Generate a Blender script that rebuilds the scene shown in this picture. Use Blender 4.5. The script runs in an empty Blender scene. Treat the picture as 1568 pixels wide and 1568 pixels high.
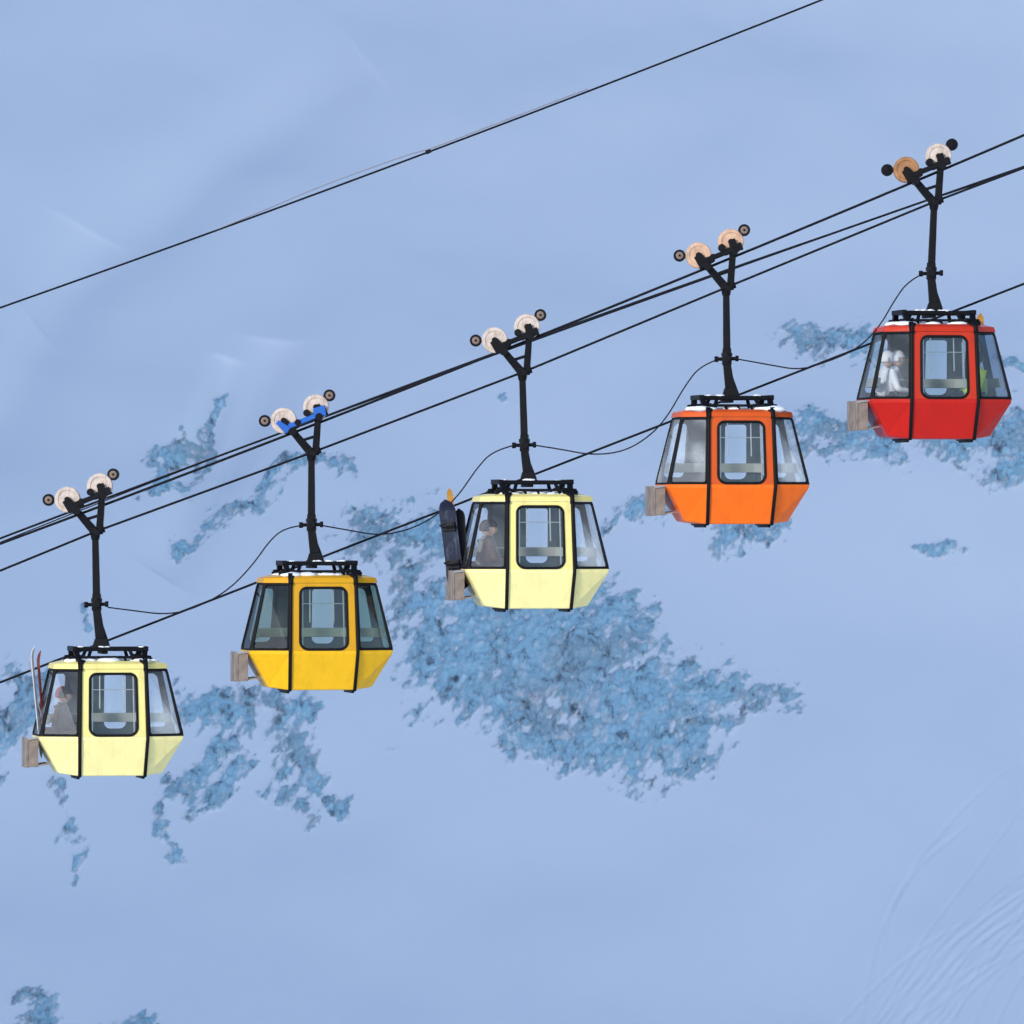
import bpy, bmesh, math, random
import numpy as np
from mathutils import Vector, Matrix
random.seed(4)
S = bpy.context.scene
col = S.collection
Z0 = 60.0
def PX(px): return (px-784)/100.0
def PZ(py): return Z0+(784-py)/100.0

# ------------------------------------------------------------------ materials
def mat(name, c, rough=0.5, metal=0.0, var=0.12, scale=6.0, bump=0.0, coat=0.0, dirt=None, dirt_amt=0.0, spec=.35):
    m = bpy.data.materials.new(name); m.use_nodes = True
    nt = m.node_tree; b = nt.nodes['Principled BSDF']
    tc = nt.nodes.new('ShaderNodeTexCoord')
    n = nt.nodes.new('ShaderNodeTexNoise'); n.inputs['Scale'].default_value = scale; n.inputs['Detail'].default_value = 5
    nt.links.new(tc.outputs['Object'], n.inputs['Vector'])
    r = nt.nodes.new('ShaderNodeValToRGB')
    r.color_ramp.elements[0].position = .3; r.color_ramp.elements[1].position = .7
    r.color_ramp.elements[0].color = [x*(1-var) for x in c]+[1]
    r.color_ramp.elements[1].color = [min(1, x*(1+var*.5)) for x in c]+[1]
    nt.links.new(n.outputs['Fac'], r.inputs['Fac'])
    out = r.outputs['Color']
    if dirt:
        n2 = nt.nodes.new('ShaderNodeTexNoise'); n2.inputs['Scale'].default_value = scale*2.3; n2.inputs['Detail'].default_value = 8
        n2.inputs['Roughness'].default_value = .7
        mp = nt.nodes.new('ShaderNodeMapping'); mp.inputs['Scale'].default_value = (1, 1, .35)
        nt.links.new(tc.outputs['Object'], mp.inputs['Vector']); nt.links.new(mp.outputs[0], n2.inputs['Vector'])
        r2 = nt.nodes.new('ShaderNodeValToRGB'); r2.color_ramp.elements[0].position = .52; r2.color_ramp.elements[1].position = .75
        r2.color_ramp.elements[0].color = (0, 0, 0, 1); r2.color_ramp.elements[1].color = (dirt_amt,)*3+(1,)
        nt.links.new(n2.outputs['Fac'], r2.inputs['Fac'])
        mx = nt.nodes.new('ShaderNodeMixRGB'); mx.inputs['Color2'].default_value = list(dirt)+[1]
        nt.links.new(r2.outputs['Color'], mx.inputs['Fac']); nt.links.new(out, mx.inputs['Color1']); out = mx.outputs[0]
    nt.links.new(out, b.inputs['Base Color'])
    b.inputs['Roughness'].default_value = rough; b.inputs['Metallic'].default_value = metal
    b.inputs['Coat Weight'].default_value = coat
    b.inputs['Specular IOR Level'].default_value = spec
    if bump:
        bp = nt.nodes.new('ShaderNodeBump'); bp.inputs['Strength'].default_value = bump; bp.inputs['Distance'].default_value = .02
        nt.links.new(n.outputs['Fac'], bp.inputs['Height']); nt.links.new(bp.outputs[0], b.inputs['Normal'])
    return m

def glass(name, tint, frost_glare, fcol=(.8, .85, .9), gl=.05):
    m = bpy.data.materials.new(name); m.use_nodes = True
    nt = m.node_tree; nt.nodes.clear()
    o = nt.nodes.new('ShaderNodeOutputMaterial')
    t = nt.nodes.new('ShaderNodeBsdfTransparent'); t.inputs[0].default_value = list(tint)+[1]
    g = nt.nodes.new('ShaderNodeBsdfGlossy'); g.inputs['Roughness'].default_value = .05
    g.inputs[0].default_value = (.9, .95, 1, 1)
    lw = nt.nodes.new('ShaderNodeLayerWeight'); lw.inputs[0].default_value = .25
    ma = nt.nodes.new('ShaderNodeMath'); ma.operation = 'MULTIPLY_ADD'; ma.inputs[1].default_value = .3; ma.inputs[2].default_value = gl
    nt.links.new(lw.outputs['Facing'], ma.inputs[0])
    m1 = nt.nodes.new('ShaderNodeMixShader'); nt.links.new(ma.outputs[0], m1.inputs[0])
    nt.links.new(t.outputs[0], m1.inputs[1]); nt.links.new(g.outputs[0], m1.inputs[2])
    d = nt.nodes.new('ShaderNodeBsdfDiffuse'); d.inputs[0].default_value = list(fcol)+[1]
    tc = nt.nodes.new('ShaderNodeTexCoord')
    n = nt.nodes.new('ShaderNodeTexNoise'); n.inputs['Scale'].default_value = 1.6; n.inputs['Detail'].default_value = 5
    nt.links.new(tc.outputs['Object'], n.inputs['Vector'])
    r = nt.nodes.new('ShaderNodeMapRange'); r.inputs[1].default_value = .42; r.inputs[2].default_value = .66
    r.inputs[3].default_value = frost_glare*.25; r.inputs[4].default_value = frost_glare  # whitish diffuse film: frost, and where strong, painted-in reflections
    nt.links.new(n.outputs['Fac'], r.inputs[0])
    m2 = nt.nodes.new('ShaderNodeMixShader'); nt.links.new(r.outputs[0], m2.inputs[0])
    nt.links.new(m1.outputs[0], m2.inputs[1]); nt.links.new(d.outputs[0], m2.inputs[2])
    nt.links.new(m2.outputs[0], o.inputs[0])
    return m

M_blk = mat('black_painted_steel', (.005, .005, .007), .5, 0, .3, 8, spec=.12)
M_rub = mat('black_rubber', (.008, .008, .009), .6, spec=.12)
M_cable = mat('steel_cable_dark', (.008, .008, .012), .6, 0, spec=.1)
M_wire = mat('black_wire', (.01, .01, .014), .6, spec=.1)
M_white = mat('worn_white_paint', (.60, .50, .43), .6, 0, .25, 7, .1, dirt=(.22, .11, .06), dirt_amt=.7)
M_peach = mat('faded_peach_paint', (.62, .40, .27), .6, 0, .25, 7, .1, dirt=(.25, .1, .05), dirt_amt=.7)
M_brown = mat('faded_orange_paint', (.36, .17, .07), .6, 0, .3, 7, .1, dirt=(.1, .05, .03), dirt_amt=.6)
M_blue = mat('blue_paint', (.008, .10, .42), .5)
M_hub = mat('hub_tan', (.20, .14, .11), .6)
M_liner_shade = mat('interior_lining_shade', (.05, .06, .06), .8, spec=.1)  # lining coloured dark to stand in for the shade inside the cabin
M_seat = mat('seat_vinyl', (.33, .34, .30), .55)
M_alu = mat('aluminium', (.4, .4, .4), .4, .8)
M_wood = mat('weathered_plywood', (.24, .19, .155), .75, 0, .35, 9, .2, dirt=(.12, .09, .07), dirt_amt=.5)
M_snow2 = mat('packed_snow', (.80, .82, .84), .7, 0, .05, 8, .5)
M_skin = mat('skin', (.5, .29, .2), .5)
M_hair = mat('dark_hair', (.03, .02, .015), .6)
M_eye = mat('eye', (.02, .015, .01), .2)

# ------------------------------------------------------------------ mesh helpers
def addobj(name, me, parent=None, m=None, smooth=False):
    o = bpy.data.objects.new(name, me); col.objects.link(o)
    if m is not None: me.materials.append(m)
    if smooth:
        for p in me.polygons: p.use_smooth = True
    if parent: o.parent = parent
    return o

def mesh_from(name, verts, faces, parent, m, bevel=0, smooth=False, solid=0):
    me = bpy.data.meshes.new(name); me.from_pydata([tuple(v) for v in verts], [], faces); me.update()
    o = addobj(name, me, parent, m, smooth)
    if solid:
        s = o.modifiers.new('s', 'SOLIDIFY'); s.thickness = solid; s.offset = -1
    if bevel:
        b = o.modifiers.new('b', 'BEVEL'); b.width = bevel; b.segments = 3; b.limit_method = 'ANGLE'; b.angle_limit = math.radians(25)
    return o

class B:
    """collects shaped parts in one bmesh"""
    def __init__(s): s.bm = bmesh.new()
    def box(s, a, b, w, d, w2=None, d2=None, up=(0, 1, 0)):
        a = Vector(a); b = Vector(b); w2 = w if w2 is None else w2; d2 = d if d2 is None else d2
        z = (b-a).normalized(); y = Vector(up); y = (y-z*y.dot(z)).normalized() if abs(z.dot(Vector(up))) < .99 else Vector((1, 0, 0)); x = y.cross(z)
        v = []
        for p, ww, dd in ((a, w, d), (b, w2, d2)):
            for sx, sy in ((-1, -1), (1, -1), (1, 1), (-1, 1)):
                v.append(s.bm.verts.new(p+x*sx*ww/2+y*sy*dd/2))
        for f in ((3, 2, 1, 0), (4, 5, 6, 7), (0, 1, 5, 4), (1, 2, 6, 5), (2, 3, 7, 6), (3, 0, 4, 7)):
            s.bm.faces.new([v[i] for i in f])
    def cyl(s, a, b, r, r2=None, n=20):
        a = Vector(a); b = Vector(b); r2 = r if r2 is None else r2
        z = (b-a).normalized(); t = Vector((1, 0, 0)) if abs(z.x) < .8 else Vector((0, 0, 1))
        x = z.cross(t).normalized(); y = z.cross(x)
        A = [s.bm.verts.new(a+(x*math.cos(k*2*math.pi/n)+y*math.sin(k*2*math.pi/n))*r) for k in range(n)]
        C = [s.bm.verts.new(b+(x*math.cos(k*2*math.pi/n)+y*math.sin(k*2*math.pi/n))*r2) for k in range(n)]
        for k in range(n):
            s.bm.faces.new((A[k], A[(k+1) % n], C[(k+1) % n], C[k]))
        s.bm.faces.new(A[::-1]); s.bm.faces.new(C)
    def lathe(s, c, prof, n=36):
        c = Vector(c); rings = []
        for r, y in prof:
            if r < 1e-5: rings.append([s.bm.verts.new(c+Vector((0, y, 0)))])
            else: rings.append([s.bm.verts.new(c+Vector((r*math.cos(k*2*math.pi/n), y, r*math.sin(k*2*math.pi/n)))) for k in range(n)])
        for R, T in zip(rings, rings[1:]):
            for k in range(n):
                k2 = (k+1) % n
                q = [R[k % len(R)], R[k2 % len(R)], T[k2 % len(T)], T[k % len(T)]]
                q = [e for i, e in enumerate(q) if e not in q[:i]]
                if len(q) >= 3: s.bm.faces.new(q)
    def done(s, name, parent, m, bevel=0.0, smooth=False):
        bmesh.ops.recalc_face_normals(s.bm, faces=s.bm.faces)
        me = bpy.data.meshes.new(name); s.bm.to_mesh(me); s.bm.free()
        o = addobj(name, me, parent, m, False)
        if smooth:
            me.shade_smooth() if hasattr(me, 'shade_smooth') else None
            me.set_sharp_from_angle(angle=math.radians(20))
        if bevel:
            b = o.modifiers.new('b', 'BEVEL'); b.width = bevel; b.segments = 2; b.limit_method = 'ANGLE'
        return o

def curve(name, pts, r, m, parent=None, cyclic=False, nurbs=False, res=3):
    c = bpy.data.curves.new(name, 'CURVE'); c.dimensions = '3D'; c.bevel_depth = r; c.bevel_resolution = res
    s = c.splines.new('NURBS' if nurbs else 'POLY'); s.points.add(len(pts)-1)
    for i, p in enumerate(pts): s.points[i].co = (p[0], p[1], p[2], 1)
    s.use_cyclic_u = cyclic
    if nurbs: s.order_u = 3; s.use_endpoint_u = True; s.resolution_u = 8
    c.use_fill_caps = True
    c.materials.append(m)
    o = bpy.data.objects.new(name, c); col.objects.link(o)
    if parent: o.parent = parent
    return o

def empty(name, loc, rz=0):
    e = bpy.data.objects.new(name, None); col.objects.link(e); e.location = loc; e.rotation_euler = (0, 0, rz)
    e.empty_display_size = .3
    return e

# ------------------------------------------------------------------ gondola cabin
def ring(dw, dy, xe, hd, z, ze=None):
    ze = z if ze is None else ze
    return [Vector(p) for p in ((-dw, -dy, z), (dw, -dy, z), (xe, -hd, ze), (xe, hd, ze), (dw, dy, z), (-dw, dy, z), (-xe, hd, ze), (-xe, -hd, ze))]

def bil(q, u, v):
    return q[0]*(1-u)*(1-v)+q[1]*u*(1-v)+q[2]*u*v+q[3]*(1-u)*v

def window_panel(name, q, ml, mr, mb, mt, rad, body, gls, par, t=.03, gasket=.013, liner=True, rb=None):
    w = ((q[1]-q[0]).length+(q[2]-q[3]).length)/2; h = ((q[3]-q[0]).length+(q[2]-q[1]).length)/2
    n = (q[1]-q[0]).cross(q[3]-q[0]).normalized()
    L, R_, Bo, T = ml/w, 1-mr/w, mb/h, 1-mt/h
    inner = []; outer = []
    K = 8
    rb = rad if rb is None else rb
    for ci, (cx, cy, a0, rr) in enumerate(((R_, Bo, -90, rb), (R_, T, 0, rad), (L, T, 90, rad), (L, Bo, 180, rb))):
        ru, rv = rr/w, rr/h
        ccx = cx-ru if cx == R_ else cx+ru; ccy = cy-rv if cy == T else cy+rv
        corner = (1 if cx == R_ else 0, 1 if cy == T else 0)
        for k in range(K+1):
            a = math.radians(a0+90*k/K); iu = ccx+ru*math.cos(a); iv = ccy+rv*math.sin(a)
            inner.append((iu, iv))
            s0 = [(ccx, 0), (1, ccy), (ccx, 1), (0, ccy)][ci]; s1 = [(1, ccy), (ccx, 1), (0, ccy), (ccx, 0)][ci]
            f = k/K
            if f <= .5: g = f*2; outer.append((s0[0]*(1-g)+corner[0]*g, s0[1]*(1-g)+corner[1]*g))
            else: g = f*2-1; outer.append((corner[0]*(1-g)+s1[0]*g, corner[1]*(1-g)+s1[1]*g))
    N = len(inner)
    I = [bil(q, u, v) for u, v in inner]; O = [bil(q, u, v) for u, v in outer]
    faces = [(i, (i+1) % N, N+(i+1) % N, N+i) for i in range(N)]
    mesh_from(name+'_frame', O+I, faces, par, body, solid=t)
    if liner:
        off = -n*(t+.006)
        mesh_from(name+'_liner', [p+off for p in O]+[p+off for p in I], faces, par, M_liner_shade, solid=.01)
    curve(name+'_gasket', [p+n*.002 for p in I], gasket, M_rub, par, cyclic=True, res=2)
    mesh_from(name+'_glass', [p-n*.012 for p in I], [tuple(range(N))], par, gls)
    return I, n

def make_wheels(par, J, disc_m, link_m, roll_m):
    jx, jz = J
    y = 0.0
    dl = (jx-.425, jz+.50); dr = (jx+.07, jz+.705)
    rl = (jx-.715, jz+.495); rr = (jx+.275, jz+.885)
    for nm, (cx, cz) in (('wheel_left', dl), ('wheel_right', dr)):
        b = B(); b.lathe((cx, y, cz), [(0, -.085), (.06, -.085), (.062, -.075), (.14, -.072), (.145, -.085), (.188, -.085), (.198, -.07), (.198, -.035), (.16, -.012), (.16, .012), (.198, .035), (.198, .07), (.05, .08), (0, .08)])
        b.done(nm, par, disc_m, smooth=True)
        b = B(); b.lathe((cx, y, cz), [(0, -.13), (.035, -.13), (.045, -.12), (.045, -.08), (0, -.08)], 16); b.done(nm+'_axle_nut', par, M_blk)
    for nm, (cx, cz) in (('roller_left', rl), ('roller_right', rr)):
        b = B(); b.lathe((cx, y, cz), [(0, -.06), (.055, -.06), (.06, -.07), (.085, -.07), (.092, -.05), (.078, 0), (.092, .05), (.085, .07), (0, .07)]); b.done(nm, par, M_blk, smooth=True)
        b = B(); b.lathe((cx, y, cz), [(0, -.078), (.045, -.076), (.058, -.068), (0, -.06)], 20); b.done(nm+'_hub', par, roll_m, smooth=True)
        b = B(); b.lathe((cx, y, cz), [(0, -.088), (.018, -.088), (.02, -.07), (0, -.07)], 12); b.done(nm+'_bolt', par, M_blk)
    for sy, nm in ((-.125, 'front'), (.115, 'rear')):
        b = B()
        d = .035
        b.box((dl[0]-.02, sy, dl[1]-.0), (dl[0]+.10, sy, dl[1]-.17), .13, d, .17, d)
        b.box((dl[0]+.03, sy-.002, dl[1]-.16), (dl[0]+.24, sy-.002, dl[1]-.06), .11, d, .07, d)
        b.box((dr[0]+.01, sy, dr[1]+.04), (dr[0]+.06, sy, dr[1]-.16), .10, d, .15, d)
        b.box((dr[0]-.10, sy-.002, dr[1]-.17), (dr[0]+.17, sy-.002, dr[1]-.06), .09, d, .12, d)
        b.done('fork_plate_'+nm, par, M_blk, .008)
        b = B()
        b.box((dl[0]+.08, sy-.006, dl[1]-.09), (dr[0]+.05, sy-.006, dr[1]-.11), .075, d, .075, d)
        if link_m is M_blue:
            b.box((dl[0]-.10, sy-.012, dl[1]-.02), (dl[0]+.08, sy-.012, dl[1]-.16), .07, d, .12, d)
            b.box((dr[0]-.04, sy-.012, dr[1]-.07), (dr[0]+.15, sy-.012, dr[1]-.05), .10, d, .17, d)
        b.done('bogie_beam_'+nm, par, link_m, .008)
    b = B()
    b.box((dl[0]-.03, .0, dl[1]-.02), (rl[0], .0, rl[1]), .055, .05, .05, .05)
    b.box((dr[0]+.02, .0, dr[1]+.02), (rr[0], .0, rr[1]), .055, .05, .05, .05)
    b.done('roller_arm', par, M_hub if roll_m is M_hub else M_blk, .006)
    b = B()
    b.cyl((dl[0]+.22, -.16, dl[1]-.03), (dl[0]+.22, .14, dl[1]-.03), .05)
    b.cyl((dr[0]-.14, -.16, dr[1]-.09), (dr[0]-.14, .14, dr[1]-.09), .055)
    b.cyl((dl[0]+.14, -.16, dl[1]-.17), (dl[0]+.14, .14, dl[1]-.17), .065)
    b.cyl((dr[0]+.05, -.16, dr[1]-.15), (dr[0]+.05, .14, dr[1]-.15), .06)
    b.done('pivot_pins', par, M_blk, .004)
    b = B()
    b.box((jx-.02, 0, jz+.02), (dl[0]+.14, 0, dl[1]-.17), .13, .12, .10, .22)
    b.box((jx+.06, 0, jz-.03), (dr[0]+.035, 0, dr[1]-.12), .11, .12, .095, .22)
    b.box((jx-.13, 0, jz+.20), (jx+.06, 0, jz+.26), .045, .08, .045, .08)
    b.done('hanger_fork', par, M_blk, .01)

def make_hanger(par, J, mid, foot):
    jx, jz = J; mx, mz = mid; fx, fz = foot
    b = B()
    b.cyl((jx, 0, jz+.07), (jx+.0, 0, jz-.12), .095, .06)
    b.box((jx-.0, 0, jz-.1), (mx, 0, mz+.04), .10, .10, .115, .11)
    b.box((mx, 0, mz+.16), (mx, 0, mz-.10), .13, .13, .15, .14)
    b.box((mx, 0, mz-.08), (fx, 0, fz+.12), .12, .12, .15, .13)
    b.box((fx, 0, fz+.14), (fx+.01, 0, fz-.01), .17, .16, .28, .22)
    b.box((mx+.02, 0, mz-.15), (fx+.12, 0, fz+.02), .05, .05)
    b.done('hanger_arm', par, M_blk, .012)
    b = B()
    b.cyl((mx-.16, 0, mz-.01), (mx+.17, 0, mz+.0), .028)
    b.cyl((mx-.19, 0, mz-.01), (mx-.13, 0, mz-.01), .045)
    b.cyl((mx+.13, 0, mz-.0), (mx+.18, 0, mz-.0), .045)
    b.cyl((mx, -.10, mz), (mx, .10, mz), .06)
    b.cyl((mx, 0, mz+.03), (mx, 0, mz+.09), .085)
    b.done('hanger_damper_joint', par, M_blk, .006)
    b = B()
    b.cyl((jx-.03, 0, jz-.0), (jx+.14, 0, jz+.055), .055)
    b.cyl((jx+.03, -.12, jz-.0), (jx+.03, .12, jz-.0), .05)
    b.box((jx-.09, 0, jz+.01), (jx+.11, 0, jz+.06), .09, .15)
    b.done('rope_clamp', par, M_blk, .006)

def make_cabin(cx_px, waist_py, J_px, mid_px, foot_px, body, hull_m, g_front, g_end, g_right, disc_m, link_m, roll_m, roof_m=None, sc_snow=1):
    X = PX(cx_px); Z = PZ(waist_py); ang = math.radians(10)
    e = empty('gondola_cabin', (X, 0, Z), 0)
    c = empty('cabin_body', (0, 0, 0), ang); c.parent = e
    r_bot = ring(.50, .56, .80, .34, -.585, -.545)
    r_w = ring(.52, .745, 1.095, .50, -.035)
    r_w2 = ring(.52, .75, 1.105, .505, .02)
    r_t = ring(.50, .665, .865, .37, 1.045)
    r_r1 = ring(.50, .675, .885, .375, 1.05)
    r_r2 = ring(.49, .655, .86, .36, 1.125)
    r_r3 = ring(.44, .56, .70, .28, 1.165)
    V = r_bot+r_w+r_w2; F = []
    for L in (0, 1):
        for i in range(8):
            F.append((L*8+i, L*8+(i+1) % 8, (L+1)*8+(i+1) % 8, (L+1)*8+i))
    F.append((0, 5, 4, 1)); F.append((1, 4, 3, 2)); F.append((0, 7, 6, 5))
    mesh_from('lower_hull', V, F, c, hull_m, bevel=.018)
    ins = [Vector((v.x*.95, v.y*.94, v.z)) for v in r_w2]; inb = [Vector((v.x*.95, v.y*.94, v.z+.03)) for v in r_bot]
    VV = inb+ins; FF = [((i+1) % 8, i, 8+i, 8+(i+1) % 8) for i in range(8)]+[(1, 4, 5, 0), (2, 3, 4, 1), (5, 6, 7, 0)]
    mesh_from('inner_floor', VV, FF, c, M_liner_shade)
    mesh_from('window_sill', r_w2+ins, [(i, (i+1) % 8, 8+(i+1) % 8, 8+i) for i in range(8)], c, hull_m)
    V = r_r1+r_r2+r_r3; F = []
    for L in (0, 1):
        for i in range(8):
            F.append((L*8+i, L*8+(i+1) % 8, (L+1)*8+(i+1) % 8, (L+1)*8+i))
    F += [(17, 20, 21, 16), (18, 19, 20, 17), (21, 22, 23, 16)]
    mesh_from('roof', V, F, c, roof_m or body, bevel=.012)
    mesh_from('ceiling_lining', [Vector((v.x*.99, v.y*.99, 1.058)) for v in r_r1], [(0, 5, 4, 1), (1, 4, 3, 2), (0, 7, 6, 5)], c, M_liner_shade)
    names = ['door_front', 'corner_window_front_right', 'end_window_right', 'corner_window_rear_right', 'door_rear', 'corner_window_rear_left', 'end_window_left', 'corner_window_front_left']
    r_w3 = [Vector((v.x, v.y, .022)) for v in r_w2]
    for i, nm in enumerate(names):
        q = [r_w3[i], r_w3[(i+1) % 8], r_t[(i+1) % 8], r_t[i]]
        if i == 0:
            window_panel(nm, q, .15, .15, .015, .07, .10, body, g_front, c, t=.035, gasket=.020, rb=.13)
        elif i == 4:
            window_panel(nm, q, .13, .53, .07, .09, .06, M_liner_shade, g_front, c, t=.035, gasket=.012, rb=.11)
        elif i in (3, 5):
            window_panel(nm, q, .09, .09, .10, .08, .09, M_liner_shade, g_end if i == 5 else g_right, c, t=.02, gasket=.014, liner=False)
        else:
            window_panel(nm, q, .03, .03, .02, .02, .05, M_rub, (g_right if i in (1, 2) else g_end), c, t=.02, gasket=.018 if i in (1, 7) else .008, liner=False)
    q = [r_w3[0], r_w3[1], r_t[1], r_t[0]]
    def fp(u, v, off):
        p = bil(q, u, v); n = (q[1]-q[0]).cross(q[3]-q[0]).normalized(); return p+n*off
    b = B()
    b.box(fp(.19, .02, -.05), fp(.19, .93, -.05), .018, .02); b.box(fp(.81, .02, -.05), fp(.81, .93, -.05), .018, .02)
    b.box(fp(.30, .42, -.05), fp(.30, .96, -.05), .018, .018); b.box(fp(.66, .42, -.05), fp(.66, .96, -.05), .018, .018)
    b.box(fp(.17, .70, -.05), fp(.83, .70, -.05), .014, .018)
    b.done('sliding_window_rails', c, M_alu, .002)
    for sx, nm in ((0, 'left'), (1, 'right')):
        for side in (0, 4):
            k = (side+sx) % 8
            P = [r_r3[k], r_r2[k], r_t[k], r_w2[k], r_w[k], r_bot[k]]
            out = []
            for p in P:
                d = Vector((0, p.y, 0)).normalized()
                out.append(p+d*.012)
            out.append(Vector((r_bot[k].x, 0, r_bot[k].z-.012)))
            out.insert(0, Vector((r_r3[k].x, r_r3[k].y*.5, 1.175)))
            curve('strap_%s_%s' % ('front' if side == 0 else 'rear', nm), out, .028, M_rub, c, res=2)
    b = B()
    for x in (-.5, .5):
        b.box((x, -.69, 1.02), (x, -.60, 1.19), .07, .05)
        b.box((x, .69, 1.02), (x, .60, 1.19), .07, .05)
    b.done('strap_clips', c, M_blk, .006)
    for s in (-1, 1):
        nm = 'left' if s < 0 else 'right'
        b = B(); b.box((s*.62, 0, -.11), (s*.99, 0, -.11), .09, .80, .09, .66, up=(0, 1, 0)); b.done('bench_'+nm, c, M_seat, .02)
        b = B(); b.box((s*.66, 0, -.16), (s*.66, 0, -.5), .04, .5); b.done('bench_leg_'+nm, c, M_blk)
    lo = [r_w2[i].lerp(r_t[i], .2) for i in range(8)]; hi = [r_w2[i].lerp(r_t[i], .34) for i in range(8)]
    V = []
    for k in [2, 3, 4, 5, 6, 7]:
        V.append(Vector((lo[k].x*.93, lo[k].y*.90, .21))); V.append(Vector((hi[k].x*.93, hi[k].y*.90, .35)))
    F = [(2*i, 2*i+2, 2*i+3, 2*i+1) for i in range(5)]
    mesh_from('backrest', V, F, c, M_seat, solid=.035, bevel=.01)
    b = B()
    for yy in (-.30, .30):
        b.box((-.54, yy, 1.345), (.56, yy, 1.345), .06, .07)
        for s in (-1, 1):
            b.box((s*.53, yy, 1.33), (s*.50, yy*1.7, 1.15), .08, .08)
            b.box((s*.30, yy, 1.33), (s*.36, yy*1.35, 1.17), .05, .05)
            b.box((s*.62, yy*1.25, 1.215), (s*.40, yy*1.3, 1.235), .06, .05)
            b.box((s*.61, yy*1.2, 1.22), (s*.60, yy*1.2, 1.14), .07, .07)
    for s in (-1, 1):
        b.box((s*.545, -.36, 1.35), (s*.545, .36, 1.35), .075, .075)
    b.box((-.08, -.30, 1.33), (-.08, .30, 1.33), .12, .09)
    b.box((-.40, -.30, 1.335), (.0, .28, 1.335), .05, .05); b.box((.40, -.30, 1.335), (.0, .28, 1.335), .05, .05)
    b.box((-.50, -.44, 1.225), (.55, -.44, 1.225), .04, .04)
    for x in (-.4, -.2, 0, .2, .4):
        b.box((x, -.44, 1.22), (x+.03, -.42, 1.16), .035, .035)
    b.done('roof_frame', c, M_blk, .008)
    bm = bmesh.new()
    for k in range(30):
        x = random.uniform(-.62, .62); y = random.uniform(-.52, .4); r = random.uniform(.04, .12)
        mt = Matrix.Translation((x, y, 1.17)) @ Matrix.Diagonal((r*1.7, r*1.3, r*.42*sc_snow, 1))
        bmesh.ops.create_icosphere(bm, subdivisions=2, radius=1, matrix=mt)
    for k in range(5):
        x = random.uniform(-.5, .52); r = random.uniform(.02, .04)
        mt = Matrix.Translation((x, -.30+random.uniform(-.01, .02), 1.378)) @ Matrix.Diagonal((r*2, r, r*.5, 1))
        bmesh.ops.create_icosphere(bm, subdivisions=2, radius=1, matrix=mt)
    for v in bm.verts: v.co += Vector((random.uniform(-1, 1), random.uniform(-1, 1), random.uniform(-1, 1)))*.008
    me = bpy.data.meshes.new('roof_snow'); bm.to_mesh(me); bm.free(); addobj('roof_snow', me, c, M_snow2, True)
    b = B()
    b.box((-1.275, 0, -.46), (-1.275, 0, -.005), .025, .66); b.box((-1.12, 0, -.36), (-1.12, 0, -.04), .02, .62)
    b.box((-1.285, 0, -.45), (-.93, 0, -.40), .02, .62)
    for y in (-.31, -.1, .1, .31):
        b.box((-1.19, y, -.45), (-1.19, y, -.02), .17, .022)
    b.done('ski_rack_box', c, M_wood, .004)
    b = B(); b.box((-1.292, -.2, -.44), (-1.292, -.2, .0), .01, .04); b.box((-1.292, .2, -.44), (-1.292, .2, .0), .01, .04)
    b.box((-1.27, -.335, -.02), (-1.08, -.335, .0), .03, .012)
    b.done('ski_rack_brackets', c, M_alu)
    b = B()
    for s in (-1, 1):
        b.box((s*.5, -.4, -.612), (s*.5, .4, -.612), .05, .04)
    b.done('skid_bars', c, M_blk, .006)
    J = ((J_px[0]-cx_px)/100, (waist_py-J_px[1])/100)
    mid = ((mid_px[0]-cx_px)/100, (waist_py-mid_px[1])/100)
    foot = ((foot_px[0]-cx_px)/100, 1.37)
    make_hanger(e, J, mid, foot)
    make_wheels(e, J, disc_m, link_m, roll_m)
    return e, c

def paint(name, c, d, a): return mat(name, c, .38, 0, .06, 3, dirt=d, dirt_amt=a, spec=.3)
cream = paint('cream_paint', (.88, .78, .33), (.5, .42, .18), .45)
creamD = paint('cream_paint_door', (.80, .69, .24), (.4, .32, .12), .5)
yell = paint('yellow_paint', (.80, .44, .006), (.42, .2, .01), .45)
yellD = paint('yellow_paint_frame', (.60, .30, .005), (.35, .17, .01), .5)
orng = paint('orange_paint', (.86, .145, .004), (.42, .08, .01), .45)
orngD = paint('orange_paint_frame', (.58, .08, .006), (.3, .06, .01), .5)
redp = paint('red_paint', (.47, .009, .003), (.25, .01, .005), .45)
redD = paint('red_paint_frame', (.48, .026, .005), (.2, .02, .01), .5)
gA = glass('window_glass_clear', (.93, .95, .95), .05); gAe = glass('window_acrylic_frosty', (.90, .93, .94), .09)
gAr = glass('window_acrylic_frost_glare', (.93, .96, .97), .38)  # strong white film paints bright reflections onto these panes, over some frost
gB = glass('window_glass_green_tint', (.72, .79, .75), .02); gBe = glass('window_acrylic_green_tint', (.50, .62, .56), .03, gl=.03)
gE = glass('window_glass_smoked', (.80, .85, .86), .04); gEr = glass('window_acrylic_smoked', (.60, .65, .70), .04, gl=.04)

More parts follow.
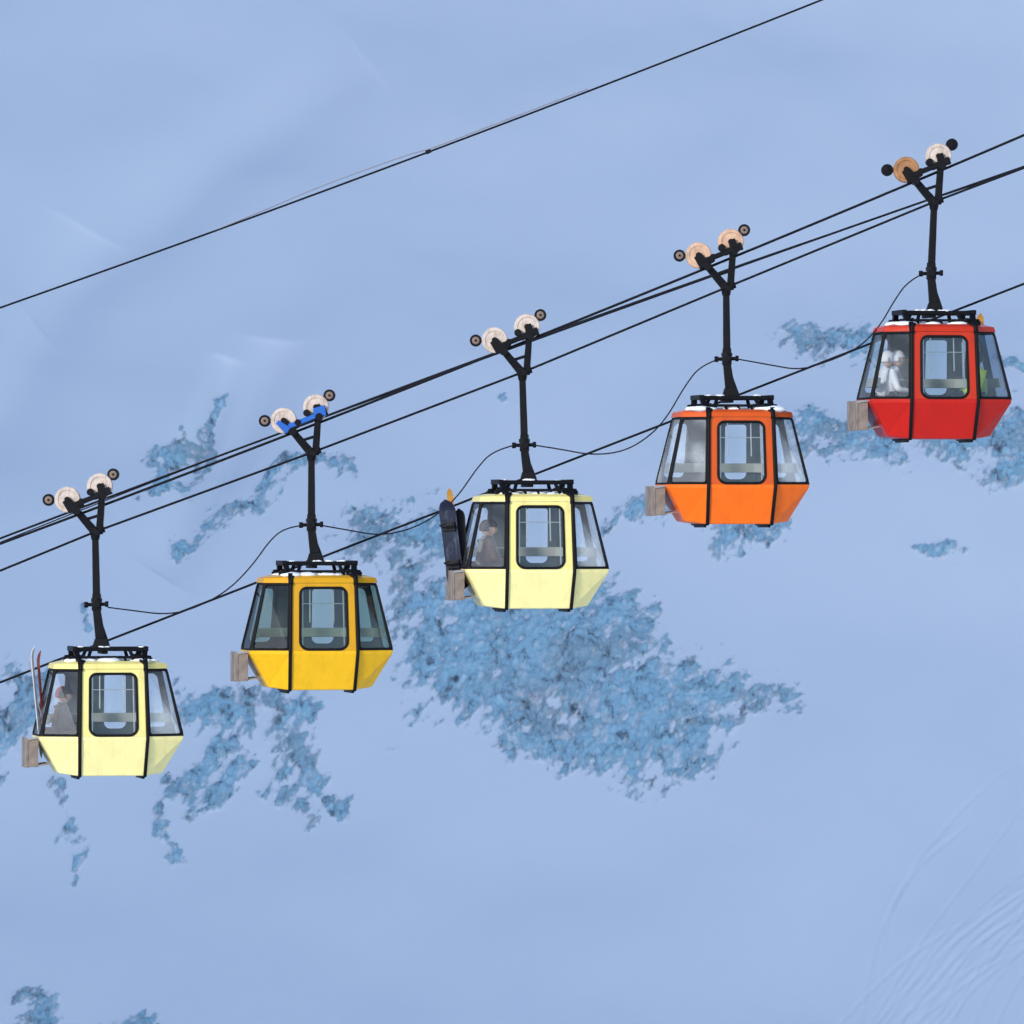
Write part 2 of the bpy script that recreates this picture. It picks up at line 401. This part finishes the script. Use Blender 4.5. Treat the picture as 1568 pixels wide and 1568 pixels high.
cabs = {}
cabs['A'] = make_cabin(165, 1128, (146, 815), (148, 925), (154, 0), creamD, cream, gA, gAe, gAr, M_white, M_blk, M_hub)
cabs['B'] = make_cabin(485, 997, (477, 694), (477, 803), (482, 0), yellD, yell, gB, gBe, gBe, M_white, M_blue, M_hub)
cabs['C'] = make_cabin(815, 873, (800, 571), (803, 681), (808, 0), creamD, cream, gA, gAe, gAr, M_white, M_blk, M_hub)
cabs['D'] = make_cabin(1121, 744, (1112, 441), (1113, 549), (1118, 0), orngD, orng, gA, gAr, gAr, M_peach, M_blk, M_hub)
cabs['E'] = make_cabin(1430, 614, (1430, 310), (1426, 418), (1430, 0), redD, redp, gE, gAe, gEr, M_white, M_blk, M_blk)
for o in cabs['E'][0].children:
    if o.name.startswith('wheel_left') and 'nut' not in o.name:
        o.data.materials.clear(); o.data.materials.append(M_brown)

# ------------------------------------------------------------------ skis and boards
def ski(name, base, top, w, m, board=False, yaw=0):
    base = Vector(base); top = Vector(top); L = (top-base).length
    bm = bmesh.new(); N = 24; th = .014
    rows = []
    for i in range(N+1):
        t = i/N; z = t*L
        ww = w
        e = w*.9 if board else w*1.4
        dz = min(z, L-z)
        if dz < e: ww = w*math.sqrt(max(.0, 1-(1-dz/e)**2))*.98+.004
        ww *= 1-.12*math.sin(math.pi*t)
        bend = 0
        if L-z < .2: bend = ((.2-(L-z))/.2)**2*.06
        if board and z < .2: bend = ((.2-z)/.2)**2*.06
        rows.append([bm.verts.new((sx*ww/2, -bend+sy*th/2, z)) for sx, sy in ((-1, -1), (1, -1), (1, 1), (-1, 1))])
    for a, b in zip(rows, rows[1:]):
        for k in range(4): bm.faces.new((a[k], a[(k+1) % 4], b[(k+1) % 4], b[k]))
    bm.faces.new(rows[0][::-1]); bm.faces.new(rows[-1])
    bmesh.ops.recalc_face_normals(bm, faces=bm.faces)
    me = bpy.data.meshes.new(name); bm.to_mesh(me); bm.free()
    o = addobj(name, me, None, m)
    z = (top-base).normalized(); x = Vector((math.cos(yaw), math.sin(yaw), 0)); x = (x-z*x.dot(z)).normalized(); y = z.cross(x)
    M = Matrix((x, y, z)).transposed().to_4x4(); M.translation = base
    o.matrix_world = M
    return o
def wpt(px, py, y): return (PX(px), y, PZ(py))
M_board = mat('snowboard_graphic', (.012, .018, .04), .45, 0, .6, 4, dirt=(.2, .25, .35), dirt_amt=.45, spec=.2)
M_skiy = mat('ski_orange_wood', (.50, .25, .05), .4); M_skiw = mat('ski_white', (.5, .5, .53), .4)
M_skiR = mat('ski_red', (.35, .04, .03), .4)
M_bind = mat('binding_black', (.012, .012, .016), .5, spec=.2)
o = ski('snowboard', wpt(700, 905, -.12), wpt(683, 764, -.20), .29, M_board, board=True, yaw=-.25)
b = B()
for z in (.42, 1.0):
    b.box((0, -.02, z-.07), (0, -.02, z+.07), .20, .05); b.box((-.06, -.03, z), (-.07, -.16, z+.05), .10, .02); b.box((.07, -.03, z), (.08, -.13, z+.03), .09, .02)
    b.box((-.08, -.14, z+.03), (.09, -.12, z+.03), .05, .02)
b.done('snowboard_bindings', o, M_bind, .01)
ski('ski', wpt(702, 900, .12), wpt(688, 747, .06), .10, M_skiy)
ski('snowboard', wpt(712, 903, -.02), wpt(704, 778, -.05), .16, M_bind, board=True, yaw=-.3)
ski('ski', wpt(64, 1160, -.08), wpt(48, 990, -.10), .08, M_skiw, yaw=1.2)
ski('ski', wpt(70, 1160, .04), wpt(57, 996, .02), .08, M_skiR, yaw=1.2)
curve('ski_pole', [wpt(74, 1150, .14), wpt(44, 1013, .12)], .008, M_alu)
ski('ski', (PX(1492), .80, PZ(640)), (PX(1506), .74, PZ(477)), .13, M_skiy)
ski('ski', (PX(1478), .86, PZ(640)), (PX(1493), .80, PZ(482)), .10, M_bind)
b = B(); b.box((.40, .86, -.18), (.82, .84, -.18), .10, .14); b.done('rear_ski_holder', cabs['E'][0], M_wood, .004)

# ------------------------------------------------------------------ people
def person(loc, face, jacket, trousers, hat, lean=.05, yaw=0):
    e = empty('skier', loc, face)
    P = {'pel': (0, 0, .10, .135), 'bel': (.0, 0, .22, .14), 'che': (.0-lean*.3, 0, .40, .155), 'nek': (0+lean*.3, 0, .53, .065), 'nk2': (.02+lean*.3, 0, .575, .055)}
    bmv = []; ed = []; rad = []
    idx = {}
    def add(n, p, r): idx[n] = len(bmv); bmv.append(p); rad.append(r)
    for k, v in P.items(): add(k, v[:3], v[3])
    ed += [(0, 1), (1, 2), (2, 3), (3, 4)]
    for s, t in ((-1, 'l'), (1, 'r')):
        add('sh'+t, (0, s*.18, .46), .075); add('el'+t, (.07, s*.26, .22), .055); add('wr'+t, (.30, s*.15, .19), .04)
        ed += [(2, idx['sh'+t]), (idx['sh'+t], idx['el'+t]), (idx['el'+t], idx['wr'+t])]
    def skinobj(name, vs, es, rs, m, root=0, sub=2):
        me = bpy.data.meshes.new(name); me.from_pydata(vs, es, []); o = addobj(name, me, e, m)
        sk = o.modifiers.new('sk', 'SKIN'); sk.use_smooth_shade = True
        for i, r in enumerate(rs):
            me.skin_vertices[0].data[i].radius = (r, r)
        me.skin_vertices[0].data[root].use_root = True
        su = o.modifiers.new('su', 'SUBSURF'); su.levels = sub; su.render_levels = sub
        return o
    skinobj('jacket', bmv, ed, rad, jacket)
    lv = [(0, 0, .06)]; le = []; lr = [.13]
    for s in (-1, 1):
        k = len(lv); lv += [(.05, s*.09, .06), (.42, s*.11, .07), (.44, s*.11, -.20), (.42, s*.11, -.36)]
        lr += [.105, .075, .06, .05]; le += [(0, k), (k, k+1), (k+1, k+2), (k+2, k+3)]
    skinobj('trousers', lv, le, lr, trousers)
    for s in (-1, 1):
        skinobj('boot', [(.42, s*.11, -.30), (.42, s*.11, -.38), (.56, s*.11, -.39)], [(0, 1), (1, 2)], [.06, .06, .045], M_bind, sub=1)
        pv = [(.29, s*.15, .19), (.34, s*.145, .175), (.38, s*.14, .165)]
        skinobj('glove_palm', pv, [(0, 1), (1, 2)], [.035, .04, .036], M_bind, sub=1)
        for f, (dy, ln) in enumerate(((-.03, .055), (-.01, .07), (.01, .065), (.03, .05))):
            skinobj('glove_finger', [(.385, s*.14+dy, .165), (.385+ln*.6, s*.14+dy*1.1, .158), (.385+ln, s*.14+dy*1.1, .135)], [(0, 1), (1, 2)], [.012, .011, .009], M_bind, sub=1)
        skinobj('glove_thumb', [(.33, s*.115, .18), (.36, s*.09, .175), (.39, s*.085, .165)], [(0, 1), (1, 2)], [.015, .013, .010], M_bind, sub=1)
    h = empty('head', (.04+lean*.3, 0, .69), yaw); h.parent = e
    bm = bmesh.new(); bmesh.ops.create_uvsphere(bm, u_segments=28, v_segments=20, radius=1)
    for v in bm.verts:
        x, y, z = v.co
        sx, sy, sz = .098, .075, .118
        if z < 0: sx *= 1-.12*abs(z); sy *= 1-.25*abs(z)
        nx = x*sx
        if x > 0 and abs(y) < .25 and abs(z+.12) < .25: nx += .022*(1-abs(y)/.25)*(1-abs(z+.12)/.25)
        if x > 0 and abs(abs(y)-.35) < .2 and abs(z-.08) < .12: nx -= .006
        v.co = (nx, y*sy, z*sz)
    me = bpy.data.meshes.new('face'); bm.to_mesh(me); bm.free(); addobj('face', me, h, M_skin, True)
    for s in (-1, 1):
        bm = bmesh.new(); bmesh.ops.create_uvsphere(bm, u_segments=10, v_segments=8, radius=.011, matrix=Matrix.Translation((.086, s*.028, .008)))
        me = bpy.data.meshes.new('eye'); bm.to_mesh(me); bm.free(); addobj('eye', me, h, M_eye, True)
        bm = bmesh.new(); bmesh.ops.create_uvsphere(bm, u_segments=10, v_segments=8, radius=1, matrix=Matrix.Translation((0, s*.078, -.005)) @ Matrix.Diagonal((.018, .008, .03, 1)))
        me = bpy.data.meshes.new('ear'); bm.to_mesh(me); bm.free(); addobj('ear', me, h, M_skin, True)
    b = B(); b.box((.088, -.022, -.058), (.088, .022, -.058), .008, .008, up=(0, 0, 1)); b.done('mouth', h, M_skiR, .002)
    bm = bmesh.new(); bmesh.ops.create_uvsphere(bm, u_segments=28, v_segments=20, radius=1)
    bmesh.ops.delete(bm, geom=[v for v in bm.verts if v.co.z < (.12 if v.co.x > .1 else -.35)], context='VERTS')
    for v in bm.verts: v.co = (v.co.x*.115-.006, v.co.y*.092, v.co.z*.135)
    me = bpy.data.meshes.new('hat'); bm.to_mesh(me); bm.free(); o = addobj('hat', me, h, hat, True)
    s_ = o.modifiers.new('s', 'SOLIDIFY'); s_.thickness = .012
    return e
Jb = mat('jacket_brown', (.07, .035, .025), .8); Jk = mat('jacket_black', (.02, .02, .025), .8)
Jw = mat('jacket_white', (.6, .6, .62), .8); Jy = mat('jacket_lime', (.55, .75, .03), .8); Jg = mat('jacket_grey', (.2, .19, .19), .8)
Tb = mat('trousers_dark', (.03, .03, .04), .8); Hr = mat('hat_red', (.25, .04, .035), .8); Hw = mat('helmet_white', (.6, .6, .63), .3)
def seat_person(key, lx, ly, face, *a, **k):
    root, c = cabs[key]
    p = root.location+Matrix.Rotation(math.radians(10), 3, 'Z') @ Vector((lx, ly, -.05))
    return person(p, face+math.radians(10), *a, **k)
seat_person('A', -.72, -.16, 0, Jk, Tb, M_hair)
seat_person('A', -.72, .22, 0, Jb, Tb, Hr)
seat_person('C', -.72, -.14, 0, Jb, Tb, M_hair, yaw=-.5)
seat_person('C', -.72, .24, 0, Jg, Tb, M_hair)
seat_person('E', -.72, -.14, 0, Jw, Tb, Hw, lean=.3)
seat_person('E', -.72, .24, 0, Jw, Jw, Jw)
seat_person('E', .70, -.08, math.pi, Jy, Tb, M_hair)

# ------------------------------------------------------------------ cables
def long_cable(name, pts, r, y, m=M_cable, deg=2, xr=(-90, 150)):
    xs = np.array([PX(p[0]) for p in pts]); zs = np.array([PZ(p[1]) for p in pts])
    co = np.polyfit(xs, zs, deg); f = np.poly1d(co); df = f.deriv()
    P = []
    k = (120+y)/120.0
    for x in np.concatenate([[xr[0]], np.linspace(-9, 9, 60), [xr[1]]]):
        if x < -9: z = f(-9)+df(-9)*(x+9)
        elif x > 9: z = f(9)+df(9)*(x-9)
        else: z = f(x)
        P.append((x*k, y, Z0+(z-Z0)*k))
    return curve(name, P, r, m, res=4), f
long_cable('upper_steel_cable', [(0, 470), (220, 395), (430, 317), (655, 233), (820, 170), (1040, 85), (1260, 0)], .016, 4.0)
k = 124/120
curve('lashed_guide_wire', [(PX(x)*k, 4.0, Z0+(PZ(y)-Z0)*k) for x, y in ((300, 364.5), (400, 324), (480, 289.5), (570, 256), (640, 232), (657, 229), (760, 189), (900, 136))], .010, mat('galvanised_wire', (.25, .26, .31), .4, .2), nurbs=True)
b = B(); b.box((PX(652)*k, 4.0, Z0+(PZ(234)-Z0)*k), (PX(660)*k, 4.0, Z0+(PZ(230.5)-Z0)*k), .06, .06); b.done('cable_splice', None, M_cable, .01)
P_pts = [(0, 834), (120, 787), (440, 665), (765, 539), (1080, 411), (1395, 283), (1568, 205)]
long_cable('track_cable', P_pts, .020, 0)
long_cable('track_cable', [(0, 824), (250, 730), (560, 617), (900, 490), (1250, 365), (1568, 256)], .017, 1.6)
long_cable('track_cable', [(0, 829), (400, 676), (700, 563), (1100, 418), (1300, 341), (1568, 262)], .009, 1.9)
Jn = [(146, 815), (477, 694), (800, 571), (1112, 441), (1430, 310)]
pts = [(-8000, 815+8146*.375), (0, 874)]+[(x+3, y-2) for x, y in Jn]+[(1568, 257), (12000, 257-10432*.4)]
curve('haul_rope', [(PX(x), 0, PZ(y)) for x, y in pts], .018, M_cable, res=4)
long_cable('communication_cable', [(0, 1043), (60, 1022), (185, 974), (330, 917), (495, 855), (610, 806), (720, 761), (820, 727), (990, 661), (1135, 604), (1225, 567), (1310, 534), (1470, 476), (1568, 432)], .018, 1.0, deg=1)
loops = [
 [(165, 930), (205, 935), (250, 941), (290, 935), (345, 908), (385, 868), (415, 825), (438, 808), (460, 805)],
 [(495, 805), (540, 813), (580, 820), (625, 812), (665, 792), (700, 762), (730, 717), (755, 690), (787, 682)],
 [(820, 682), (860, 688), (905, 697), (955, 692), (995, 668), (1022, 638), (1048, 592), (1072, 560), (1098, 551)],
 [(1130, 550), (1180, 559), (1225, 567), (1270, 553), (1312, 535), (1345, 503), (1370, 459), (1390, 431), (1410, 421)]]
for l in loops:
    curve('hanging_wire', [(PX(x), -.02, PZ(y)) for x, y in l], .011, M_wire, nurbs=True)

# ------------------------------------------------------------------ terrain
def hash2(ix, iy, seed):
    h = (ix.astype(np.int64)*374761393+iy.astype(np.int64)*668265263+seed*974711) & 0x7fffffff
    h = ((h ^ (h >> 13))*1274126177) & 0x7fffffff
    return (h ^ (h >> 16)) & 0x7fffffff
def perlin(x, y, seed):
    x0 = np.floor(x); y0 = np.floor(y); fx = x-x0; fy = y-y0
    u = fx*fx*fx*(fx*(fx*6-15)+10); v = fy*fy*fy*(fy*(fy*6-15)+10)
    def g(dx, dy):
        a = hash2(x0+dx, y0+dy, seed).astype(np.float64)*(2*math.pi/0x7fffffff)
        return np.cos(a)*(fx-dx)+np.sin(a)*(fy-dy)
    return (g(0, 0)*(1-u)+g(1, 0)*u)*(1-v)+(g(0, 1)*(1-u)+g(1, 1)*u)*v
def fbm(x, y, seed, o=4, gain=.5):
    s = 0; a = 1
    for i in range(o):
        s = s+a*perlin(x*2**i, y*2**i, seed+i*17); a *= gain
    return s
TAN = .84
def growth(start, end, first):
    out = []; p = start; d = first
    sgn = 1 if end > start else -1
    while (end-p)*sgn > 0:
        p += sgn*d; d *= 1.18; out.append(p)
    return out
fx_ = np.arange(-34, 34, .105); fy_ = np.arange(246, 321, .095)
xs = np.array(growth(-34, -2500, .3)[::-1]+list(fx_)+growth(fx_[-1], 2500, .3))
ys = np.array(growth(246, -1800, .3)[::-1]+list(fy_)+growth(fy_[-1], 3500, .3))
X, Y = np.meshgrid(xs, ys); X = X.ravel(); Y = Y.ravel()
pl = Z0+(Y-280)*TAN
base = 6*np.logaddexp(0, pl/6)
base = -20*np.logaddexp(-base/20, -(380+np.zeros_like(base))/20)
dx = np.abs(X+250)
tt = np.clip((Y+230)/120, 0, 1); tt = tt*tt*(3-2*tt)
shade_ridge = 300*np.clip(1-dx/195, 0, 1)**1.15*tt  # ridge out of view at left, added and shaped to shade the slope
wob = 1+.12*fbm(X/70, Y/70, 5, 3)
shade_ridge = shade_ridge*wob
H = np.where(shade_ridge > 0, np.maximum(base, shade_ridge)+4*np.exp(-np.abs(base-shade_ridge)/8)*(shade_ridge > 2), base)
kk = 120/(Y+120.0)
U = 784+X*kk*100; Vv = 784-(Y-280)*TAN*kk*100
near = (np.abs(X) < 60) & (Y > 225) & (Y < 360)
rock = np.full(X.shape, -1.0)
caps = [(560,842,670,832,36,.75),(620,880,640,950,30,.7),(630,945,720,960,36,.8),(640,1000,660,1050,22,.9),(740,955,950,955,46,1),(700,1015,900,1015,72,1.2),(690,1055,800,1075,42,1),
 (900,1055,1060,1075,58,1.1),(1060,1075,1185,1065,28,.95),(830,1115,1050,1125,44,.95),(900,980,980,980,30,.9),(940,935,960,950,18,.7),
 (1230,690,1300,692,26,.95),(1300,700,1360,728,26,.95),(1370,688,1450,690,17,.95),(1430,695,1568,725,26,1.1),(1520,752,1590,735,22,1),(1560,700,1650,720,40,1),
 (1110,835,1190,820,24,.95),(1130,815,1200,800,12,.7),(948,803,1020,812,14,.75),(1215,520,1320,556,22,.65),(1260,545,1320,530,16,.6),(1405,856,1458,858,9,.9),(1535,577,1600,588,12,.8),(1225,735,1290,738,12,.6),
 (339,578,318,630,7,1.3),(318,630,298,700,9,1.3),(300,690,235,722,20,.75),(270,860,330,822,13,.65),(335,805,400,782,15,.7),(400,775,445,722,15,.7),(490,722,535,732,12,.6),(215,772,285,740,9,.6),
 (-20,1160,45,1060,28,.85),(-20,1110,20,1100,22,.8),(280,1075,370,1080,22,.75),(374,1052,380,1112,13,1.1),(405,1065,470,1102,26,.8),(440,1130,480,1170,20,.85),(432,1190,470,1226,18,.8),(490,1190,528,1200,10,.7),
 (300,1195,368,1150,22,.85),(270,1180,300,1212,16,.8),(238,1210,266,1285,10,.6),(125,1268,124,1298,6,1.1),(55,1525,82,1590,26,.95),(150,1562,230,1566,13,.8),(135,955,140,980,8,.6),(350,1120,300,1170,14,.7),(85,1180,110,1250,8,.45),(600,1138,620,1140,5,.6),(535,800,552,800,7,.6),(780,640,784,640,5,.5)]
Un = U[near]; Vn = Vv[near]
wx = fbm(Un/60, Vn/60, 91, 4)*26; wy = fbm(Un/60, Vn/60, 131, 4)*26
Uw = Un+wx; Vw = Vn+wy
fld = np.full(Un.shape, -1.0)
for x1, y1, x2, y2, r, w in caps:
    ddx, ddy = x2-x1, y2-y1; L2 = ddx*ddx+ddy*ddy+1e-6
    t = np.clip(((Uw-x1)*ddx+(Vw-y1)*ddy)/L2, 0, 1)
    d = np.hypot(Uw-x1-t*ddx, Vw-y1-t*ddy)
    fld = np.maximum(fld, np.clip((1-d/(r*1.25))*w*1.1, -1, 1))
a = math.radians(-42)
ru = (Un*math.cos(a)+Vn*math.sin(a)); rv = (-Un*math.sin(a)+Vn*math.cos(a))
n1 = fbm(ru/50, rv/22, 7, 5, .6); n2 = fbm(ru/16, rv/7, 77, 4, .62)
rk = fld*.85+n1*.9+n2*.55-.10
rk = np.where(fld < -.30, -1, np.maximum(rk, -.95))
rock[near] = np.clip(rk, -1, 1)
big = fbm(X/38+3, Y/30, 21, 3)*2.6
mid_ = fbm((X*.8+Y*.6)/9, (Y*.8-X*.6)/14, 33, 3)*.35
fine = fbm(X/2.2, Y/2.2, 51, 3)*.03
far = np.clip((np.hypot(X, Y-280)-60)/300, 0, 1)
H = H+big+mid_*(1-far)+fine*(1-far)+far*fbm(X/200, Y/200, 99, 5)*14
Rn = np.clip(rk*1.6+.1, 0, 1)
rd = (np.abs(fbm(ru/18, rv/8, 201, 4, .55)))
dH = np.zeros_like(X)
dn = Rn*(.02+.5*rd)+Rn*fbm(ru/6, rv/4, 301, 3)*.10
def seg_line(pts, wpx, depth, rim=.4):
    global dn
    dm = np.full(Un.shape, 1e9); tm = np.zeros(Un.shape)
    n = len(pts)-1
    for i, ((x1, y1), (x2, y2)) in enumerate(zip(pts, pts[1:])):
        ddx, ddy = x2-x1, y2-y1; t = np.clip(((Un-x1)*ddx+(Vn-y1)*ddy)/(ddx*ddx+ddy*ddy), 0, 1)
        d = np.hypot(Un-x1-t*ddx, Vn-y1-t*ddy)
        tm = np.where(d < dm, (i+t)/n, tm); dm = np.minimum(dm, d)
    fade = np.sin(np.clip(tm, 0, 1)*math.pi)**.5
    dn = dn-depth*fade*np.exp(-(dm/wpx)**2)+depth*rim*fade*np.exp(-((dm-wpx*1.9)/wpx)**2)
def arc(p0, p1, p2, n=14):
    return [tuple(np.array(p0)*(1-t)**2+2*np.array(p1)*t*(1-t)+np.array(p2)*t*t) for t in np.linspace(0, 1, n)]
seg_line(arc((350, 520), (330, 640), (270, 760)), 22, .9, 0)
seg_line(arc((420, 500), (380, 640), (250, 900)), 40, 1.0, 0)
seg_line(arc((130, 330), (80, 520), (-40, 700)), 50, .8, 0)
seg_line(arc((560, 60), (330, 200), (60, 480)), 60, .8, 0)
rng = random.Random(8)
for k_ in range(26):
    x0 = rng.uniform(1250, 1560)
    p0 = (x0, 1620); p2 = (rng.uniform(1600, 1900), rng.uniform(1120, 1420)); p1 = (x0+rng.uniform(20, 200), rng.uniform(1400, 1520))
    seg_line(arc(p0, p1, p2, 8), 2.8, rng.uniform(.02, .05))
seg_line(arc((1320, 1600), (1310, 1350), (1500, 1240)), 2.8, .055)
seg_line(arc((1350, 1500), (1330, 1320), (1568, 1150)), 2.8, .045)
seg_line(arc((1250, 1590), (1300, 1480), (1500, 1400)), 2.8, .045)
dH[near] = dn
Yd = Y-dH*.64; Hd = H+dH*.77
nx_, ny_ = len(xs), len(ys)
co = np.stack([X, Yd, Hd], 1).astype(np.float32)
ii = (np.arange(ny_-1)[:, None]*nx_+np.arange(nx_-1)[None, :]).ravel()
fc = np.stack([ii, ii+1, ii+1+nx_, ii+nx_], 1).astype(np.int32)
me = bpy.data.meshes.new('snowy_mountain_slope')
me.vertices.add(len(co)); me.vertices.foreach_set('co', co.ravel())
me.loops.add(fc.size); me.loops.foreach_set('vertex_index', fc.ravel())
me.polygons.add(len(fc)); me.polygons.foreach_set('loop_start', np.arange(0, fc.size, 4, dtype=np.int32))
me.polygons.foreach_set('use_smooth', np.ones(len(fc), dtype=bool))
me.update(calc_edges=True)
at = me.attributes.new('rock', 'FLOAT', 'POINT'); at.data.foreach_set('value', rock.astype(np.float32))

m = bpy.data.materials.new('snow_and_rock'); m.use_nodes = True
nt = m.node_tree; nt.nodes.clear(); N = nt.nodes.new; Lk = nt.links.new
outn = N('ShaderNodeOutputMaterial'); bs = N('ShaderNodeBsdfDiffuse'); bsnow = N('ShaderNodeBsdfDiffuse')
SNOW = (.925, .915, .94, 1)
bsnow.inputs['Color'].default_value = SNOW
geo = N('ShaderNodeTexCoord')
att = N('ShaderNodeAttribute'); att.attribute_name = 'rock'
gt = N('ShaderNodeMath'); gt.operation = 'GREATER_THAN'; gt.inputs[1].default_value = -.97; Lk(att.outputs['Fac'], gt.inputs[0])
msh = N('ShaderNodeMixShader'); Lk(gt.outputs[0], msh.inputs[0]); Lk(bsnow.outputs[0], msh.inputs[1]); Lk(bs.outputs[0], msh.inputs[2]); Lk(msh.outputs[0], outn.inputs[0])
# texture stretched along the fall line of the slope
mp = N('ShaderNodeMapping'); mp.inputs['Rotation'].default_value = (0, math.radians(38), 0); mp.inputs['Scale'].default_value = (1.25, .9, .7)
Lk(geo.outputs['Object'], mp.inputs['Vector'])
nf = N('ShaderNodeTexNoise'); nf.inputs['Scale'].default_value = 2.2; nf.inputs['Detail'].default_value = 4; nf.inputs['Roughness'].default_value = .62; nf.inputs['Distortion'].default_value = .6
Lk(mp.outputs[0], nf.inputs['Vector'])
ma = N('ShaderNodeMath'); ma.operation = 'MULTIPLY_ADD'; ma.inputs[1].default_value = 1.3
Lk(nf.outputs['Fac'], ma.inputs[0]); Lk(att.outputs['Fac'], ma.inputs[2])
mr = N('ShaderNodeMapRange'); mr.inputs[1].default_value = .62; mr.inputs[2].default_value = 1.02; Lk(ma.outputs[0], mr.inputs[0])
nr = N('ShaderNodeTexNoise'); nr.inputs['Scale'].default_value = 1.15; nr.inputs['Detail'].default_value = 6; nr.inputs['Roughness'].default_value = .74; nr.inputs['Distortion'].default_value = .7
Lk(mp.outputs[0], nr.inputs['Vector'])
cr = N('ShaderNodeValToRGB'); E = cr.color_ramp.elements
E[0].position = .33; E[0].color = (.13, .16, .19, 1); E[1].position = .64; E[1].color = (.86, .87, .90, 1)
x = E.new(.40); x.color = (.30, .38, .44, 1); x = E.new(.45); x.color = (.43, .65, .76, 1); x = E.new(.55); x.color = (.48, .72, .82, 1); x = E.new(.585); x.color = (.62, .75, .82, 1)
Lk(nr.outputs['Fac'], cr.inputs['Fac'])
# greyer stone near the margins and in a few bands, icy blue inside
ng = N('ShaderNodeTexNoise'); ng.inputs['Scale'].default_value = .22; ng.inputs['Detail'].default_value = 2; Lk(geo.outputs['Object'], ng.inputs['Vector'])
gr = N('ShaderNodeMapRange'); gr.inputs[1].default_value = .50; gr.inputs[2].default_value = .64; gr.inputs[4].default_value = .55; Lk(ng.outputs['Fac'], gr.inputs[0])
gm = N('ShaderNodeMixRGB'); gm.blend_type = 'MULTIPLY'; gm.inputs['Color2'].default_value = (.92, .74, .68, 1); Lk(gr.outputs[0], gm.inputs['Fac']); Lk(cr.outputs[0], gm.inputs['Color1'])
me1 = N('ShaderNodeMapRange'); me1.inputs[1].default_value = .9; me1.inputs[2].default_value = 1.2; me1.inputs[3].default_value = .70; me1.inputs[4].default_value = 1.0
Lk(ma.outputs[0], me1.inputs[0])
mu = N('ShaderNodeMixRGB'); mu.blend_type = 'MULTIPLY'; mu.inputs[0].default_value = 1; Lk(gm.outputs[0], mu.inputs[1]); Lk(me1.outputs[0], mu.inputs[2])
mx = N('ShaderNodeMixRGB'); Lk(mr.outputs[0], mx.inputs['Fac']); mx.inputs['Color1'].default_value = SNOW; Lk(mu.outputs[0], mx.inputs['Color2'])
Lk(mx.outputs[0], bs.inputs['Color'])
terr = addobj('snowy_mountain_slope', me, None, m)

# ------------------------------------------------------------------ light, sky, camera
sun_el = math.radians(20)
to_sun = Vector((-.6*math.cos(sun_el), -.8*math.cos(sun_el), math.sin(sun_el)))
w = bpy.data.worlds.new('World'); S.world = w; w.use_nodes = True
wn = w.node_tree; bg = wn.nodes['Background']
sk = wn.nodes.new('ShaderNodeTexSky'); sk.sky_type = 'NISHITA'; sk.sun_disc = False
sk.sun_elevation = sun_el; sk.sun_rotation = math.atan2(-.6, -.8) % (2*math.pi)
sk.altitude = 1500; sk.ozone_density = 1.6
wn.links.new(sk.outputs[0], bg.inputs[0]); bg.inputs[1].default_value = .255
sl_ = bpy.data.lights.new('sun', 'SUN'); sl_.energy = 3.3; sl_.angle = math.radians(6); sl_.color = (1, .95, .88)
so = bpy.data.objects.new('sun', sl_); col.objects.link(so); so.rotation_mode = 'QUATERNION'; so.rotation_quaternion = to_sun.to_track_quat('Z', 'Y')
cam = bpy.data.cameras.new('camera'); co_ = bpy.data.objects.new('camera', cam); col.objects.link(co_)
co_.location = (0, -120, Z0); co_.rotation_euler = (math.radians(90), 0, 0)
cam.sensor_width = 36; cam.lens = 36*120/15.68; cam.clip_start = 1; cam.clip_end = 9000
cam.dof.use_dof = True; cam.dof.focus_distance = 120; cam.dof.aperture_fstop = 8
S.camera = co_
S.view_settings.view_transform = 'Standard'; S.view_settings.look = 'None'; S.view_settings.exposure = 0
